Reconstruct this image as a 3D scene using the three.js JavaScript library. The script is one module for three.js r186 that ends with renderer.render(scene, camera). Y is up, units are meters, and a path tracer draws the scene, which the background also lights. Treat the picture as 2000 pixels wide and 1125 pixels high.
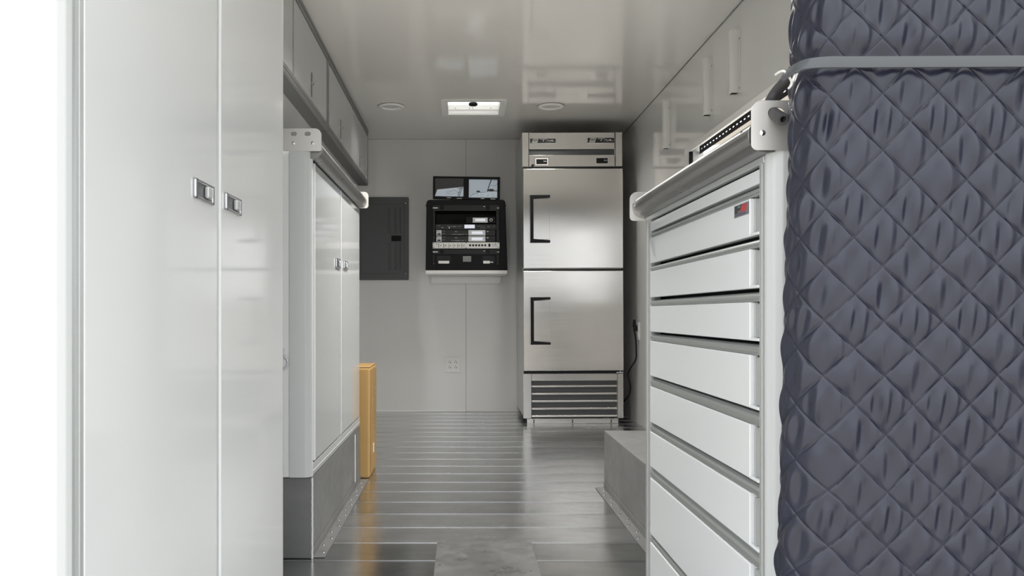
import * as THREE from 'three';
import { RoundedBoxGeometry } from 'three/addons/geometries/RoundedBoxGeometry.js';
import { mergeGeometries, toCreasedNormals } from 'three/addons/utils/BufferGeometryUtils.js';
import { ImprovedNoise } from 'three/addons/math/ImprovedNoise.js';
import { RectAreaLightUniformsLib } from 'three/addons/lights/RectAreaLightUniformsLib.js';

// ---------------------------------------------------------------- camera, sky, exposure
// Coordinates below are (x, y, d): metres right of, above and in front of the lens. The truck floor is H below it and is world y = 0.
const H = 0.753, FOCAL = 1675;
const renderer = new THREE.WebGLRenderer({ antialias: true });
renderer.toneMapping = THREE.LinearToneMapping;
renderer.toneMappingExposure = 1.07;
renderer.shadowMap.enabled = true;
RectAreaLightUniformsLib.init();
const scene = new THREE.Scene();
const camera = new THREE.PerspectiveCamera(2 * Math.atan(562.5 / FOCAL) * 180 / Math.PI, 2000 / 1125, 0.05, 400);
camera.position.set(0, H, 0);
camera.lookAt(0, H, -5);
camera.setViewOffset(2000, 1125, 98, -51.5, 2000, 1125);
const SKY = 2.2;
{
  const w = 64, h = 32, a = new Float32Array(w * h * 4);
  for (let j = 0; j < h; j++) {
    const el = ((j + 0.5) / h - 0.5) * Math.PI, t = Math.max(0, Math.sin(el));
    for (let i = 0; i < w; i++) {
      const o = (j * w + i) * 4, l = el > 0 ? 0.86 + 0.34 * t : 0.35;
      a[o] = l * 0.965; a[o + 1] = l * 0.995; a[o + 2] = l * 1.03; a[o + 3] = 1;
    }
  }
  const sky = new THREE.DataTexture(a, w, h, THREE.RGBAFormat, THREE.FloatType);
  sky.mapping = THREE.EquirectangularReflectionMapping; sky.magFilter = THREE.LinearFilter; sky.needsUpdate = true;
  scene.background = sky; scene.backgroundIntensity = SKY;
  scene.environment = sky; scene.environmentIntensity = SKY;
}
{
  const sun = new THREE.DirectionalLight(new THREE.Color(1, 0.965, 0.91), 9);            // high, ahead of the truck and to the left: the open rear stays in the truck's own shade
  sun.position.set(-9, 15, -11); sun.target.position.set(0, 0, 0); sun.castShadow = true; sun.shadow.radius = 4; sun.shadow.mapSize.set(2048, 2048);
  Object.assign(sun.shadow.camera, { left: -14, right: 14, top: 14, bottom: -14, near: 0.5, far: 60 });
  sun.name = 'sun'; scene.add(sun, sun.target);
}
const LAMP_ADDED = 18, LAMP_REAR = 1.8, LAMP_COLOR = new THREE.Color(1, 0.975, 0.935);   // candela of the round ceiling downlights; the aisle one is an added fill

// ---------------------------------------------------------------- helpers
let seed = 7;
const rnd = () => { seed = (seed * 1664525 + 1013904223) >>> 0; return seed / 4294967296; };
const noise = new ImprovedNoise();
const N = (x, y, z = 0) => noise.noise(x, y, z);
const V = (x, y, d) => new THREE.Vector3(x, y + H, -d);
const origins = new WeakMap(), taken = {};
function numbered(n) { const k = taken[n] = (taken[n] ?? -1) + 1; return k ? n + '_' + String(k).padStart(3, '0') : n; }
function uvm(g, s = 1) {                       // uv in metres, by the face's main direction
  const p = g.attributes.position, n = g.attributes.normal, uv = new Float32Array(p.count * 2);
  for (let i = 0; i < p.count; i++) {
    const ax = Math.abs(n.getX(i)), ay = Math.abs(n.getY(i)), az = Math.abs(n.getZ(i));
    const x = p.getX(i), y = p.getY(i), z = p.getZ(i);
    const [u, v] = ax > ay && ax > az ? [z, y] : ay > az ? [x, z] : [x, y];
    uv[i * 2] = u * s; uv[i * 2 + 1] = v * s;
  }
  g.setAttribute('uv', new THREE.BufferAttribute(uv, 2));
  return g;
}
function B(x0, x1, y0, y1, d0, d1, r = 0.002) {
  const w = Math.abs(x1 - x0), h = Math.abs(y1 - y0), k = Math.abs(d1 - d0), c = Math.min(r, w * 0.45, h * 0.45, k * 0.45);
  const g = r > 0 ? new RoundedBoxGeometry(w, h, k, r > 0.006 ? 3 : 1, c) : new THREE.BoxGeometry(w, h, k);
  g.translate((x0 + x1) / 2, (y0 + y1) / 2 + H, -(d0 + d1) / 2);
  return uvm(g);
}
const nonIndexed = (g) => { const h = g.index ? g.toNonIndexed() : g; for (const k of Object.keys(h.attributes)) if (!['position', 'normal', 'uv'].includes(k)) h.deleteAttribute(k); return h; };
const M = (...gs) => mergeGeometries(gs.flat().map(nonIndexed));
function tube(pts, r, seg = 48, rad = 12, closed = false) {
  return new THREE.TubeGeometry(new THREE.CatmullRomCurve3(pts.map((p) => V(...p)), closed, 'centripetal'), seg, r, rad, closed);
}
function cyl(x, y, d, r, len, axis = 'd', seg = 24, r2 = r) {
  const g = new THREE.CylinderGeometry(r, r2, len, seg);
  if (axis === 'd') g.rotateX(Math.PI / 2); else if (axis === 'x') g.rotateZ(Math.PI / 2);
  return g.translate(x, y + H, -d);
}
function shapeOf(pts) { const s = new THREE.Shape(); pts.forEach(([a, b], i) => i ? s.lineTo(a, b) : s.moveTo(a, b)); s.closePath(); return s; }
// plan profile [(x, d)...] pulled up from y0 to y1
function planExtrude(pts, y0, y1) {
  const g = new THREE.ExtrudeGeometry(shapeOf(pts.map(([x, d]) => [x, d])), { depth: y1 - y0, bevelEnabled: false });
  g.rotateX(-Math.PI / 2); g.translate(0, y0 + H, 0);            // shape y = d -> world -z
  return uvm(toCreasedNormals(g, 0.6));
}
// section profile [(x, y)...] pulled along the truck from d0 to d1
function runExtrude(pts, d0, d1, crease = 0.6) {
  const g = new THREE.ExtrudeGeometry(shapeOf(pts.map(([x, y]) => [x, y])), { depth: d1 - d0, bevelEnabled: false });
  g.translate(0, H, -d1);
  return uvm(toCreasedNormals(g, crease));
}
function plate(shape, d, thick, bevel = 0.0006) {               // a shape in x, y facing the camera, its front at depth d
  const g = new THREE.ExtrudeGeometry(shape, { depth: thick - 2 * bevel, bevelEnabled: true, bevelThickness: bevel, bevelSize: bevel, bevelSegments: 1, curveSegments: 16 });
  g.translate(0, H, -d - thick + bevel);
  return uvm(toCreasedNormals(g, 0.5));
}
function rrect(x0, x1, y0, y1, [tl, tr, br, bl]) {
  const s = new THREE.Shape();
  s.moveTo(x0 + bl, y0); s.lineTo(x1 - br, y0); if (br) s.absarc(x1 - br, y0 + br, br, -Math.PI / 2, 0); s.lineTo(x1, y1 - tr); if (tr) s.absarc(x1 - tr, y1 - tr, tr, 0, Math.PI / 2);
  s.lineTo(x0 + tl, y1); if (tl) s.absarc(x0 + tl, y1 - tl, tl, Math.PI / 2, Math.PI); s.lineTo(x0, y0 + bl); if (bl) s.absarc(x0 + bl, y0 + bl, bl, Math.PI, Math.PI * 1.5);
  return s;
}
function hole(shape, x0, x1, y0, y1, r = 0.002) { shape.holes.push(new THREE.Path(rrect(x0, x1, y0, y1, [r, r, r, r]).getPoints(6))); return shape; }
function thing(name, label, category, base, group) {
  const o = new THREE.Group(); o.name = numbered(name); scene.add(o);
  o.position.copy(V(...base)); origins.set(o, o.position.clone());
  o.userData = { label, category }; if (group) o.userData.group = group;
  return o;
}
function part(parent, name, geo, mat, label) {                   // geometry comes in world coordinates
  const o = new THREE.Mesh(geo, mat), at = origins.get(parent);
  geo.computeBoundingBox();
  const c = geo.boundingBox.getCenter(new THREE.Vector3()), own = parent.isMesh ? c : new THREE.Vector3(c.x, geo.boundingBox.min.y, c.z);
  geo.translate(-own.x, -own.y, -own.z); geo.computeBoundingSphere(); geo.computeBoundingBox();
  o.name = name; o.position.copy(own).sub(at); origins.set(o, own.clone());
  o.castShadow = o.receiveShadow = true; if (label) o.userData.label = label;
  parent.add(o); return o;
}
function struct(name, geo, mat) {
  const o = new THREE.Mesh(geo, mat); o.name = name; o.userData.kind = 'structure'; o.castShadow = o.receiveShadow = true; scene.add(o); origins.set(o, new THREE.Vector3()); return o;
}
function copyOf(root, label, shift = [0, 0, 0]) {
  const c = root.clone(); c.name = numbered(root.name.replace(/_\d+$/, '')); c.userData = { ...root.userData, label }; c.position.add(new THREE.Vector3(shift[0], shift[1], -shift[2])); scene.add(c); return c;
}

// ---------------------------------------------------------------- textures and materials
function canvas(w, h, draw, srgb = true) {
  const c = document.createElement('canvas'); c.width = w; c.height = h; const g = c.getContext('2d'); draw(g, w, h);
  const t = new THREE.CanvasTexture(c); if (srgb) t.colorSpace = THREE.SRGBColorSpace; return t;
}
function field(size, f, repeat = 1, rgb = false) {               // tiling data texture
  const a = new Float32Array(size * size * 4);                    // floats: eight bits would step a gentle relief into terraces
  for (let j = 0; j < size; j++) for (let i = 0; i < size; i++) {
    const v = f(i / size, j / size), o = (j * size + i) * 4, c = rgb ? v : [v, v, v];
    for (let k = 0; k < 3; k++) a[o + k] = Math.max(0, Math.min(1, c[k])); a[o + 3] = 1;
  }
  const t = new THREE.DataTexture(a, size, size, THREE.RGBAFormat, THREE.FloatType); t.wrapS = t.wrapT = THREE.RepeatWrapping; t.magFilter = THREE.LinearFilter; t.repeat.set(repeat, repeat); t.needsUpdate = true; return t;
}
const loopN = (u, v, fu, fv, s) => {                              // noise that repeats over the unit square
  const a = N(u * fu, v * fv, s), b = N((u - 1) * fu, v * fv, s), c = N(u * fu, (v - 1) * fv, s), e = N((u - 1) * fu, (v - 1) * fv, s);
  return (a * (1 - u) + b * u) * (1 - v) + (c * (1 - u) + e * u) * v;
};
const std = (o) => new THREE.MeshStandardMaterial(o), phys = (o) => new THREE.MeshPhysicalMaterial(o);
const waveTex = field(256, (u, v) => 0.5 + 0.4 * loopN(u, v, 5, 5, 1.7) + 0.06 * loopN(u, v, 22, 22, 4.1), 0.45);
const brushTex = field(512, (u, v) => 0.75 + 0.12 * loopN(u, v, 3, 160, 2.2) + 0.12 * loopN(u, v, 5, 6, 8.8) + 0.06 * loopN(u, v, 20, 24, 5.5), 0.8);
const mottle = field(512, (u, v) => 0.72 + 0.16 * loopN(u, v, 6, 6, 3.3) + 0.12 * loopN(u, v, 22, 22, 9.1) + 0.06 * loopN(u, v, 70, 70, 6.1), 1.1);
const floorTint = field(512, (u, v) => { const s = 0.78 + 0.16 * loopN(u, v, 5, 7, 12.3) + 0.09 * loopN(u, v, 9, 26, 2.9) + 0.05 * loopN(u, v, 60, 60, 1.1); return [s, s, s * 1.01]; }, 0.9, true);

const mat = {
  wall: phys({ color: new THREE.Color(0.75, 0.745, 0.725), roughness: 0.07, bumpMap: waveTex, bumpScale: 0.0012 }),
  ceil: phys({ color: new THREE.Color(0.75, 0.73, 0.69), roughness: 0.09, bumpMap: waveTex, bumpScale: 0.0012 }),
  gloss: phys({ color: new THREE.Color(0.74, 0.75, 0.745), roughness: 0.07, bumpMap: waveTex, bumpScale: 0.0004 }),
  shaded_gloss: phys({ color: new THREE.Color(0.43, 0.44, 0.436), roughness: 0.1, bumpMap: waveTex, bumpScale: 0.0003 }),  // the white gloss darkened: weaker light deeper in the truck put into its colour
  white: phys({ color: new THREE.Color(0.82, 0.83, 0.83), roughness: 0.3 }),
  drawer: phys({ color: new THREE.Color(0.82, 0.84, 0.85), roughness: 0.16 }),
  post: phys({ color: new THREE.Color(0.58, 0.595, 0.59), roughness: 0.4 }),
  alu: std({ color: new THREE.Color(0.57, 0.585, 0.578), roughness: 0.38, metalness: 0.55 }),
  rail: std({ color: new THREE.Color(0.41, 0.43, 0.42), roughness: 0.36, metalness: 0.6 }),
  alu_dark: std({ color: new THREE.Color(0.25, 0.25, 0.247), roughness: 0.42, metalness: 0.5 }),
  soffit: std({ color: new THREE.Color(0.12, 0.12, 0.117), roughness: 0.5, metalness: 0.2 }),
  steel: phys({ color: new THREE.Color(0.7, 0.68, 0.65), roughness: 0.24, roughnessMap: brushTex, metalness: 1, anisotropy: 0.92, bumpMap: waveTex, bumpScale: 0.001 }),
  tube: std({ color: new THREE.Color(0.33, 0.328, 0.32), roughness: 0.42, roughnessMap: mottle, metalness: 1 }),
  plate: std({ color: new THREE.Color(0.74, 0.72, 0.685), roughness: 0.42, metalness: 0.7 }),
  chrome: std({ color: new THREE.Color(0.72, 0.73, 0.75), roughness: 0.12, metalness: 1 }),
  floor: std({ color: new THREE.Color(0.78, 0.79, 0.79), map: floorTint, roughness: 0.3, roughnessMap: mottle, metalness: 1, bumpMap: waveTex, bumpScale: 0.0003 }),
  hatch: std({ color: new THREE.Color(0.5, 0.505, 0.5), map: floorTint, roughness: 0.42, roughnessMap: mottle, metalness: 1 }),
  box_metal: std({ color: new THREE.Color(0.25, 0.252, 0.247), map: floorTint, roughness: 0.55, roughnessMap: mottle, metalness: 0.45 }),
  weld: std({ color: new THREE.Color(0.8, 0.8, 0.78), roughness: 0.5, metalness: 0.6 }),
  black: phys({ color: new THREE.Color(0.008, 0.008, 0.009), roughness: 0.6, specularIntensity: 0.45 }),
  black_gloss: phys({ color: new THREE.Color(0.01, 0.01, 0.011), roughness: 0.12 }),
  charcoal: phys({ color: new THREE.Color(0.026, 0.0265, 0.027), roughness: 0.55, specularIntensity: 0.6 }),
  gap: std({ color: new THREE.Color(0.02, 0.02, 0.022), roughness: 0.8 }),
  panel_grey: phys({ color: new THREE.Color(0.085, 0.09, 0.092), roughness: 0.33 }),
  rubber: std({ color: new THREE.Color(0.06, 0.058, 0.06), roughness: 0.6 }),
  cream: std({ color: new THREE.Color(0.62, 0.56, 0.47), roughness: 0.5 }),
  plastic_white: phys({ color: new THREE.Color(0.86, 0.85, 0.82), roughness: 0.35 }),
  dome: phys({ color: new THREE.Color(0.9, 0.9, 0.9), roughness: 0.9, transmission: 0.6, thickness: 0 }),
};
const printed = (tex, o = {}) => phys({ map: tex, roughness: 0.35, ...o });

// ================================================================= the truck body
const XL = -1.05, XR = 1.21, YC = 1.352, DB = 6.62, D0 = 0.95, T = 0.06;
struct('ground', (() => { const g = new THREE.PlaneGeometry(240, 240, 1, 1); g.rotateX(-Math.PI / 2); g.translate(0, -0.95, 40); return uvm(g); })(),
  std({ color: new THREE.Color(0.4, 0.385, 0.355), roughness: 0.9, map: field(256, (u, v) => { const s = 0.9 + 0.14 * loopN(u, v, 6, 6, 1.1) + 0.08 * loopN(u, v, 40, 40, 2.2); return [s, s, s]; }, 0.2, true) }));

// floor: a subfloor and interlocking aluminium planks laid across the body
const floor = struct('floor', B(XL, XR, -H - 0.07, -H - 0.012, D0, DB, 0), mat.alu_dark);
{
  const P = 0.2046, start = 2.609 - 8 * P, top = -H, prof = (len) => {
    const a = 0.0005, r = 0.0004, s = shapeOf([[a, top - 0.011], [len - a, top - 0.011], [len - a, top], [0.0165, top], [0.01648, top + r], [0.01302, top + r], [0.013, top], [0.0042, top], [0.00418, top + r], [a + 0.00002, top + r]]);
    const e = new THREE.ExtrudeGeometry(s, { depth: XR - XL - 0.004, bevelEnabled: false });
    e.rotateY(Math.PI / 2); e.translate(XL + 0.002, H, 0);          // shape x -> -z
    return uvm(toCreasedNormals(e, 0.3));
  };
  const shared = prof(P), last = prof(DB - (start + 27 * P));
  const tints = [0, 1, 2].map((k) => { const m = mat.floor.clone(); m.color.multiplyScalar(0.92 + 0.08 * k); m.roughness = 0.25 + 0.04 * k; return m; });
  for (let k = 0; k < 28; k++) {
    const o = new THREE.Mesh(k === 27 ? last : shared, tints[Math.floor(rnd() * 3)]);
    o.name = k ? 'plank_' + String(k).padStart(3, '0') : 'plank'; o.position.z = -(start + k * P); o.castShadow = o.receiveShadow = true; floor.add(o);
  }
}
// walls
const WIN = { d0: 2.75, d1: 4.52, y0: 0.12, y1: 0.857, cut: 0.8865 };
struct('wall_left', B(XL - T, XL, -H - 0.07, YC + T, D0, DB + T, 0), mat.wall);
struct('wall_right', M(
  B(XR, XR + T, -H - 0.07, WIN.y0, D0, DB + T, 0), B(XR, XR + T, WIN.cut, YC + T, D0, DB + T, 0),
  B(XR, XR + T, WIN.y0, WIN.cut, D0, WIN.d0, 0), B(XR, XR + T, WIN.y0, WIN.cut, WIN.d1, DB + T, 0)), mat.wall);
const back = struct('wall_back', B(XL, XR, -H - 0.07, YC + T, DB + 0.004, DB + T, 0), mat.gap);
part(back, 'panel', B(XL + 0.001, 0.0312, -H + 0.001, YC - 0.001, DB, DB + 0.004, 0.0008), mat.wall);
part(back, 'panel_001', B(0.0328, XR - 0.001, -H + 0.001, YC - 0.001, DB, DB + 0.004, 0.0008), mat.wall);
struct('baseboard_back', B(XL + 0.002, 0.031, -H + 0.0005, -H + 0.013, DB - 0.006, DB - 0.0005, 0.002), mat.white);
const VENT = { x0: -0.098, x1: 0.252, d0: 5.43, d1: 5.79 };
struct('ceiling', M(
  B(XL, XR, YC, YC + T, D0, VENT.d0, 0), B(XL, XR, YC, YC + T, VENT.d1, DB, 0),
  B(XL, VENT.x0, YC, YC + T, VENT.d0, VENT.d1, 0), B(VENT.x1, XR, YC, YC + T, VENT.d0, VENT.d1, 0)), mat.ceil);
struct('trim_1', B(XL, XR, 1.2, YC - 0.001, D0 - 0.06, D0 + 0.02, 0.004), mat.wall);                                    // header over the open rear
struct('trim_2', B(XR - 0.004, XR - 0.0005, YC - 0.004, YC - 0.0005, D0 + 0.03, DB - 0.01, 0.001), mat.alu_dark);       // cove bead, right
// ================================================================= service window in the right wall
{
  const w = struct('window_1', M(
    B(XR - 0.012, XR - 0.0005, WIN.y1, WIN.y1 + 0.03, WIN.d0 - 0.03, WIN.d1 + 0.1, 0.002),
    B(XR - 0.012, XR - 0.0005, WIN.y0 - 0.03, WIN.y0, WIN.d0 - 0.03, WIN.d1 + 0.1, 0.002),
    B(XR - 0.012, XR - 0.0005, WIN.y0, WIN.y1, WIN.d1 + 0.004, WIN.d1 + 0.1, 0.002),
    B(XR - 0.012, XR - 0.0005, WIN.y0, WIN.y1, WIN.d0 - 0.03, WIN.d0 - 0.002, 0.002)), mat.plastic_white);
  part(w, 'gasket', B(XR - 0.014, XR + 0.004, WIN.y0, WIN.y1 - 0.001, WIN.d1 - 0.012, WIN.d1 - 0.0005, 0.002), mat.black);
  part(w, 'jamb', B(XR + 0.004, XR + T, WIN.y0, WIN.y1 - 0.001, WIN.d1 - 0.016, WIN.d1 - 0.004, 0.001), mat.alu);
  part(w, 'bolt', cyl(XR + 0.02, 0.765, WIN.d1 - 0.018, 0.006, 0.005), mat.chrome);
  // slotted black header bar: two rails and the webs between the slots
  const bar = thing('slotted_bar', 'black slotted bar along the top of the service window', 'bar', [XR + 0.04, 0.84, 3.6]);
  const x0 = XR + 0.037, x1 = XR + 0.04, ya = 0.84, yb = 0.882, s0 = 0.8595, s1 = 0.8655, a = WIN.d0 + 0.01, b = WIN.d1 - 0.02;
  part(bar, 'rail', B(x0, x1, s1, yb, a, b, 0.001), mat.black); part(bar, 'rail', B(x0, x1, ya, s0, a, b, 0.001), mat.black);
  for (let d = a; d < b - 0.02; d += 0.052) part(bar, 'web', B(x0 + 0.0003, x1 - 0.0003, s0 - 0.0005, s1 + 0.0005, d, d + 0.024, 0), mat.black);
  const aw = thing('awning', 'cream awning panel propped open outside the service window', 'awning', [XR + 0.35, 0.79, 3.6]);
  part(aw, 'panel', (() => { const g = new THREE.BoxGeometry(0.45, 0.012, 1.62); g.translate(0.225, 0, 0); g.rotateZ(0.12); g.translate(XR + T + 0.015, 0.874 + H, -3.6); return uvm(g); })(), mat.cream);
}

// ================================================================= roof vent, ceiling lights
{
  const v = thing('roof_vent', 'white square roof vent with a black crank knob', 'roof vent', [0.077, YC - 0.006, 5.61]);
  const { x0, x1, d0, d1 } = VENT, f = 0.035, y0 = YC - 0.006, y1 = YC - 0.0003;
  const fl = new THREE.ExtrudeGeometry(hole(rrect(x0 - f, x1 + f, d0 - f, d1 + f, [0.02, 0.02, 0.02, 0.02]), x0 + 0.006, x1 - 0.006, d0 + 0.006, d1 - 0.006, 0.02), { depth: y1 - y0, bevelEnabled: false });
  fl.rotateX(-Math.PI / 2); fl.translate(0, y0 + H, 0);
  part(v, 'flange', uvm(toCreasedNormals(fl, 0.5)), mat.plastic_white);
  part(v, 'shaft', M(B(x0 + 0.001, x0 + 0.008, YC, YC + 0.06, d0 + 0.001, d1 - 0.001, 0), B(x1 - 0.008, x1 - 0.001, YC, YC + 0.06, d0 + 0.001, d1 - 0.001, 0),
    B(x0 + 0.008, x1 - 0.008, YC, YC + 0.06, d1 - 0.008, d1 - 0.001, 0), B(x0 + 0.008, x1 - 0.008, YC, YC + 0.06, d0 + 0.001, d0 + 0.008, 0),
    B(x0 + 0.008, x1 - 0.008, YC + 0.027, YC + 0.03, d1 - 0.014, d1 - 0.007, 0)), mat.plastic_white);
  for (const px of [-0.045, 0.05, 0.072, 0.195]) part(v, 'screw', cyl(px, YC + 0.038, d1 - 0.009, 0.0035, 0.003, 'd', 10), mat.alu_dark);
  part(v, 'dome', B(x0 - 0.01, x1 + 0.01, YC + 0.061, YC + 0.066, d0 - 0.01, d1 + 0.01, 0.003), mat.dome);
  const k = part(v, 'knob', (() => { const g = new THREE.LatheGeometry([[0, 0], [0.024, 0], [0.029, 0.004], [0.029, 0.014], [0.024, 0.018], [0.012, 0.02], [0.01, 0.042], [0, 0.042]].map((p) => new THREE.Vector2(...p)), 24); g.translate(0.074, YC + 0.016 + H, -5.62); return g; })(), mat.black);
  part(v, 'cross_bar', B(x0 + 0.01, x1 - 0.01, YC + 0.05, YC + 0.056, 5.612, 5.628, 0.002), mat.plastic_white);
}
function ceilingLight(x, d, label, power) {
  const t = thing('ceiling_light', label, 'ceiling light', [x, YC - 0.012, d]);
  const ring = new THREE.LatheGeometry([[0.058, -0.002], [0.06, -0.008], [0.068, -0.012], [0.082, -0.008], [0.088, -0.0005], [0.058, -0.0005], [0.058, -0.002]].reverse().map((p) => new THREE.Vector2(...p)), 48);
  ring.computeVertexNormals(); ring.translate(x, YC + H, -d); part(t, 'trim_ring', ring, mat.plastic_white);
  const lens = new THREE.CylinderGeometry(0.0575, 0.0575, 0.003, 40); lens.translate(x, YC - 0.0022 + H, -d);
  part(t, 'lens', lens, phys({ color: new THREE.Color(0.55, 0.53, 0.5), roughness: 0.4, emissive: LAMP_COLOR, emissiveIntensity: 0.02 }));
  const spot = new THREE.SpotLight(LAMP_COLOR, power, 0, 1.27, 0.7); spot.position.copy(V(x, YC - 0.02, d)); spot.shadow.radius = 2.9; spot.castShadow = true; spot.name = 'downlight';
  spot.target.position.copy(V(x, -H, d)); scene.add(spot, spot.target);
}
ceilingLight(-0.458, 5.56, 'round flush ceiling light near the overhead cabinets', LAMP_REAR * 0.3);
ceilingLight(0.578, 5.56, 'round flush ceiling light in front of the refrigerator', LAMP_REAR);
ceilingLight(0.08, 3.4, 'added round flush ceiling light over the middle of the aisle, out of view', LAMP_ADDED);  // added fitting out of view, there to brighten the interior

// ================================================================= latches shared by the cabinet doors
function latch(door, x, y0, y1, d0, d1, side, paddleFar) {          // a flush chrome slam latch on a face whose outward normal is side * x
  const o = side * 0.004, w = d1 - d0, h = y1 - y0, r = 0.003;
  const face = (a, b, c, e, t0, t1, rr = r) => B(x + side * t0, x + side * t1, a, b, c, e, rr);
  part(door, 'latch_bezel', M(face(y0, y0 + h * 0.16, d0, d1, 0.0002, 0.0052), face(y1 - h * 0.16, y1, d0, d1, 0.0002, 0.0052), face(y0, y1, d0, d0 + w * 0.1, 0.0002, 0.0052), face(y0, y1, d1 - w * 0.1, d1, 0.0002, 0.0052)), mat.chrome);
  part(door, 'latch_recess', face(y0 + h * 0.1, y1 - h * 0.1, d0 + w * 0.06, d1 - w * 0.06, 0.0002, 0.0016, 0.0005), mat.panel_grey);
  const c = paddleFar ? d0 + w * 0.62 : d0 + w * 0.36;
  part(door, 'latch_paddle', M(face(y0 + h * 0.2, y1 - h * 0.2, c - w * 0.1, c + w * 0.12, 0.0016, 0.0105), face(y0 + h * 0.22, y1 - h * 0.22, c + w * 0.12, d1 - w * 0.12, 0.0016, 0.004)), mat.alu);
}
// the rounded corner post: face side at xf, viewer side at df, 26 mm radius
function cornerPost(xf, df, side, y0, y1, w = 0.068) {              // side = +1: the aisle lies to +x
  const r = 0.026, pts = [];
  for (let k = 0; k <= 10; k++) { const a = k / 10 * Math.PI / 2; pts.push([xf - side * (r - r * Math.sin(Math.PI / 2 - a)), df + r - r * Math.sin(a)]); }
  // pts runs from the aisle face (xf, df + r) to the viewer face (xf - side r, df)
  pts.push([xf - side * w, df], [xf - side * w, df + r]);
  return planExtrude(side > 0 ? pts : pts.reverse(), y0, y1);
}

// ================================================================= tall cabinet on the left
{
  const xf = -0.46, xb = -1.045, y0 = -H + 0.001, y1 = YC - 0.004, da = 0.985, db = 2.214;
  const t = thing('tall_cabinet', 'tall glossy white cabinet with two full-height doors nearest the opening', 'cabinet', [-0.75, y0, 1.6]);
  part(t, 'carcass', M(B(xb, xf - 0.012, y0, y1, da + 0.03, db, 0.001), B(xf - 0.012, xf - 0.008, y0, y1, da + 0.061, db - 0.001, 0.0005)), mat.shaded_gloss);
  part(t, 'corner_post', cornerPost(xf, da, 1, y0, y1), mat.post);
  part(t, 'end_panel', B(xb, xf - 0.069, y0, y1, da + 0.008, da + 0.028, 0.002), mat.white);
  part(t, 'frame_strip', M(B(xf - 0.011, xf, y0, y1, da + 0.0265, da + 0.031, 0.001), B(xf - 0.011, xf - 0.004, y0, y1, da + 0.031, da + 0.05, 0.001), B(xf - 0.011, xf - 0.001, y0, y1, da + 0.05, da + 0.0595, 0.001)), mat.alu);
  const A = part(t, 'door', B(xf - 0.007, xf, y0 + 0.06, y1 - 0.01, 1.0465, 1.612, 0.0015), mat.gloss);
  latch(A, xf, 0.2, 0.235, 1.468, 1.579, 1, true);
  part(t, 'stile', B(xf - 0.0075, xf - 0.003, y0, y1, 1.6135, 1.633, 0.001), mat.alu);
  const C = part(t, 'door', B(xf - 0.007, xf, y0 + 0.06, y1 - 0.01, 1.639, 2.203, 0.0015), mat.gloss);
  part(C, 'edge_strip', B(xf - 0.0065, xf + 0.0008, y0 + 0.06, y1 - 0.01, 1.6335, 1.6388, 0.0008), mat.white);
  latch(C, xf, 0.203, 0.237, 1.66, 1.775, 1, true);
  part(t, 'stile', B(xf - 0.0075, xf - 0.001, y0, y1, 2.2045, 2.213, 0.001), mat.alu);
}

// ================================================================= wheel boxes
function wheelBox(side, xf, d0, d1, xw, label) {
  const t = thing('wheel_box', label, 'wheel box', [(xf + xw) / 2, -H, (d0 + d1) / 2]);
  const y0 = -H + 0.0006, y1 = -0.503, a = Math.min(xf, xw), b = Math.max(xf, xw);
  part(t, 'shell', B(a, b, y0, y1, d0, d1, 0.004), mat.box_metal);
  part(t, 'corner_bead', (() => { const p = []; for (let k = 0; k <= 24; k++) p.push([xf + side * (0.001 + 0.0012 * rnd()), y0 + (y1 - y0) * k / 24, d0 - 0.001 - 0.0012 * rnd()]); return tube(p, 0.0035, 60, 6); })(), mat.weld);
  const fo = xf + side * 0.0385, fl = part(t, 'floor_flange', M(B(Math.min(xf + side * 0.0005, fo), Math.max(xf + side * 0.0005, fo), y0, y0 + 0.0035, d0 + 0.01, d1 - 0.0, 0.001), B(xf + side * 0.0005, xf + side * 0.0035, y0, y0 + 0.03, d0 + 0.01, d1 - 0.01, 0.001)), mat.box_metal);
  for (let k = 0, d = d0 + 0.06; d < d1 - 0.02; d += 0.085, k++) part(fl, 'screw', cyl(xf + side * (k % 2 ? 0.014 : 0.027), y0 + 0.0045, d, 0.0055, 0.003, 'y', 12, 0.0062), mat.chrome);
  return t;
}
const wl = wheelBox(1, -0.462, 2.64, 3.9, XL + 0.003, 'bare metal wheel box under the low white cabinet');
part(wl, 'end_lap', B(-0.4615, -0.459, -H + 0.02, -0.52, 3.69, 3.71, 0.0008), mat.weld);
wheelBox(-1, 0.617, 2.3, 3.717, XR - 0.003, 'bare metal wheel box beside the drawer cabinet, below the window');

// ================================================================= cover tubes and brackets
function bullnose(xc, yc, r, side, ySkirt, d0, d1) {                 // side = +1: bulges to +x
  const p = [];
  for (let k = 0; k <= 20; k++) { const a = Math.PI * 0.5 - k / 20 * Math.PI * 1.0; p.push([xc + side * r * Math.cos(a), yc + r * Math.sin(a)]); }
  p.push([xc - side * 0.002, yc - r - 0.001], [xc - side * 0.016, ySkirt], [xc - side * 0.016, yc + r]);
  return runExtrude(side > 0 ? p.reverse() : p, d0, d1, 0.5);
}
function bracketPlate(x0, x1, y0, y1, rounds, slots, d) {
  const s = rrect(x0, x1, y0, y1, rounds);
  for (const [a, b, c, e] of slots) hole(s, a, b, c, e, Math.min(b - a, e - c) * 0.48);
  return plate(s, d, 0.003);
}
function boltHead(x, y, d, r) {
  const g = new THREE.LatheGeometry([[0, 0.6], [0.35, 0.6], [0.38, 0.45], [0.42, 0.58], [0.75, 0.4], [0.95, 0.12], [1.25, 0.1], [1.3, 0]].map((p) => new THREE.Vector2(p[0] * r, p[1] * r)), 20);
  g.rotateX(Math.PI / 2); g.translate(x, y + H, -d); return g;
}

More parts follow.
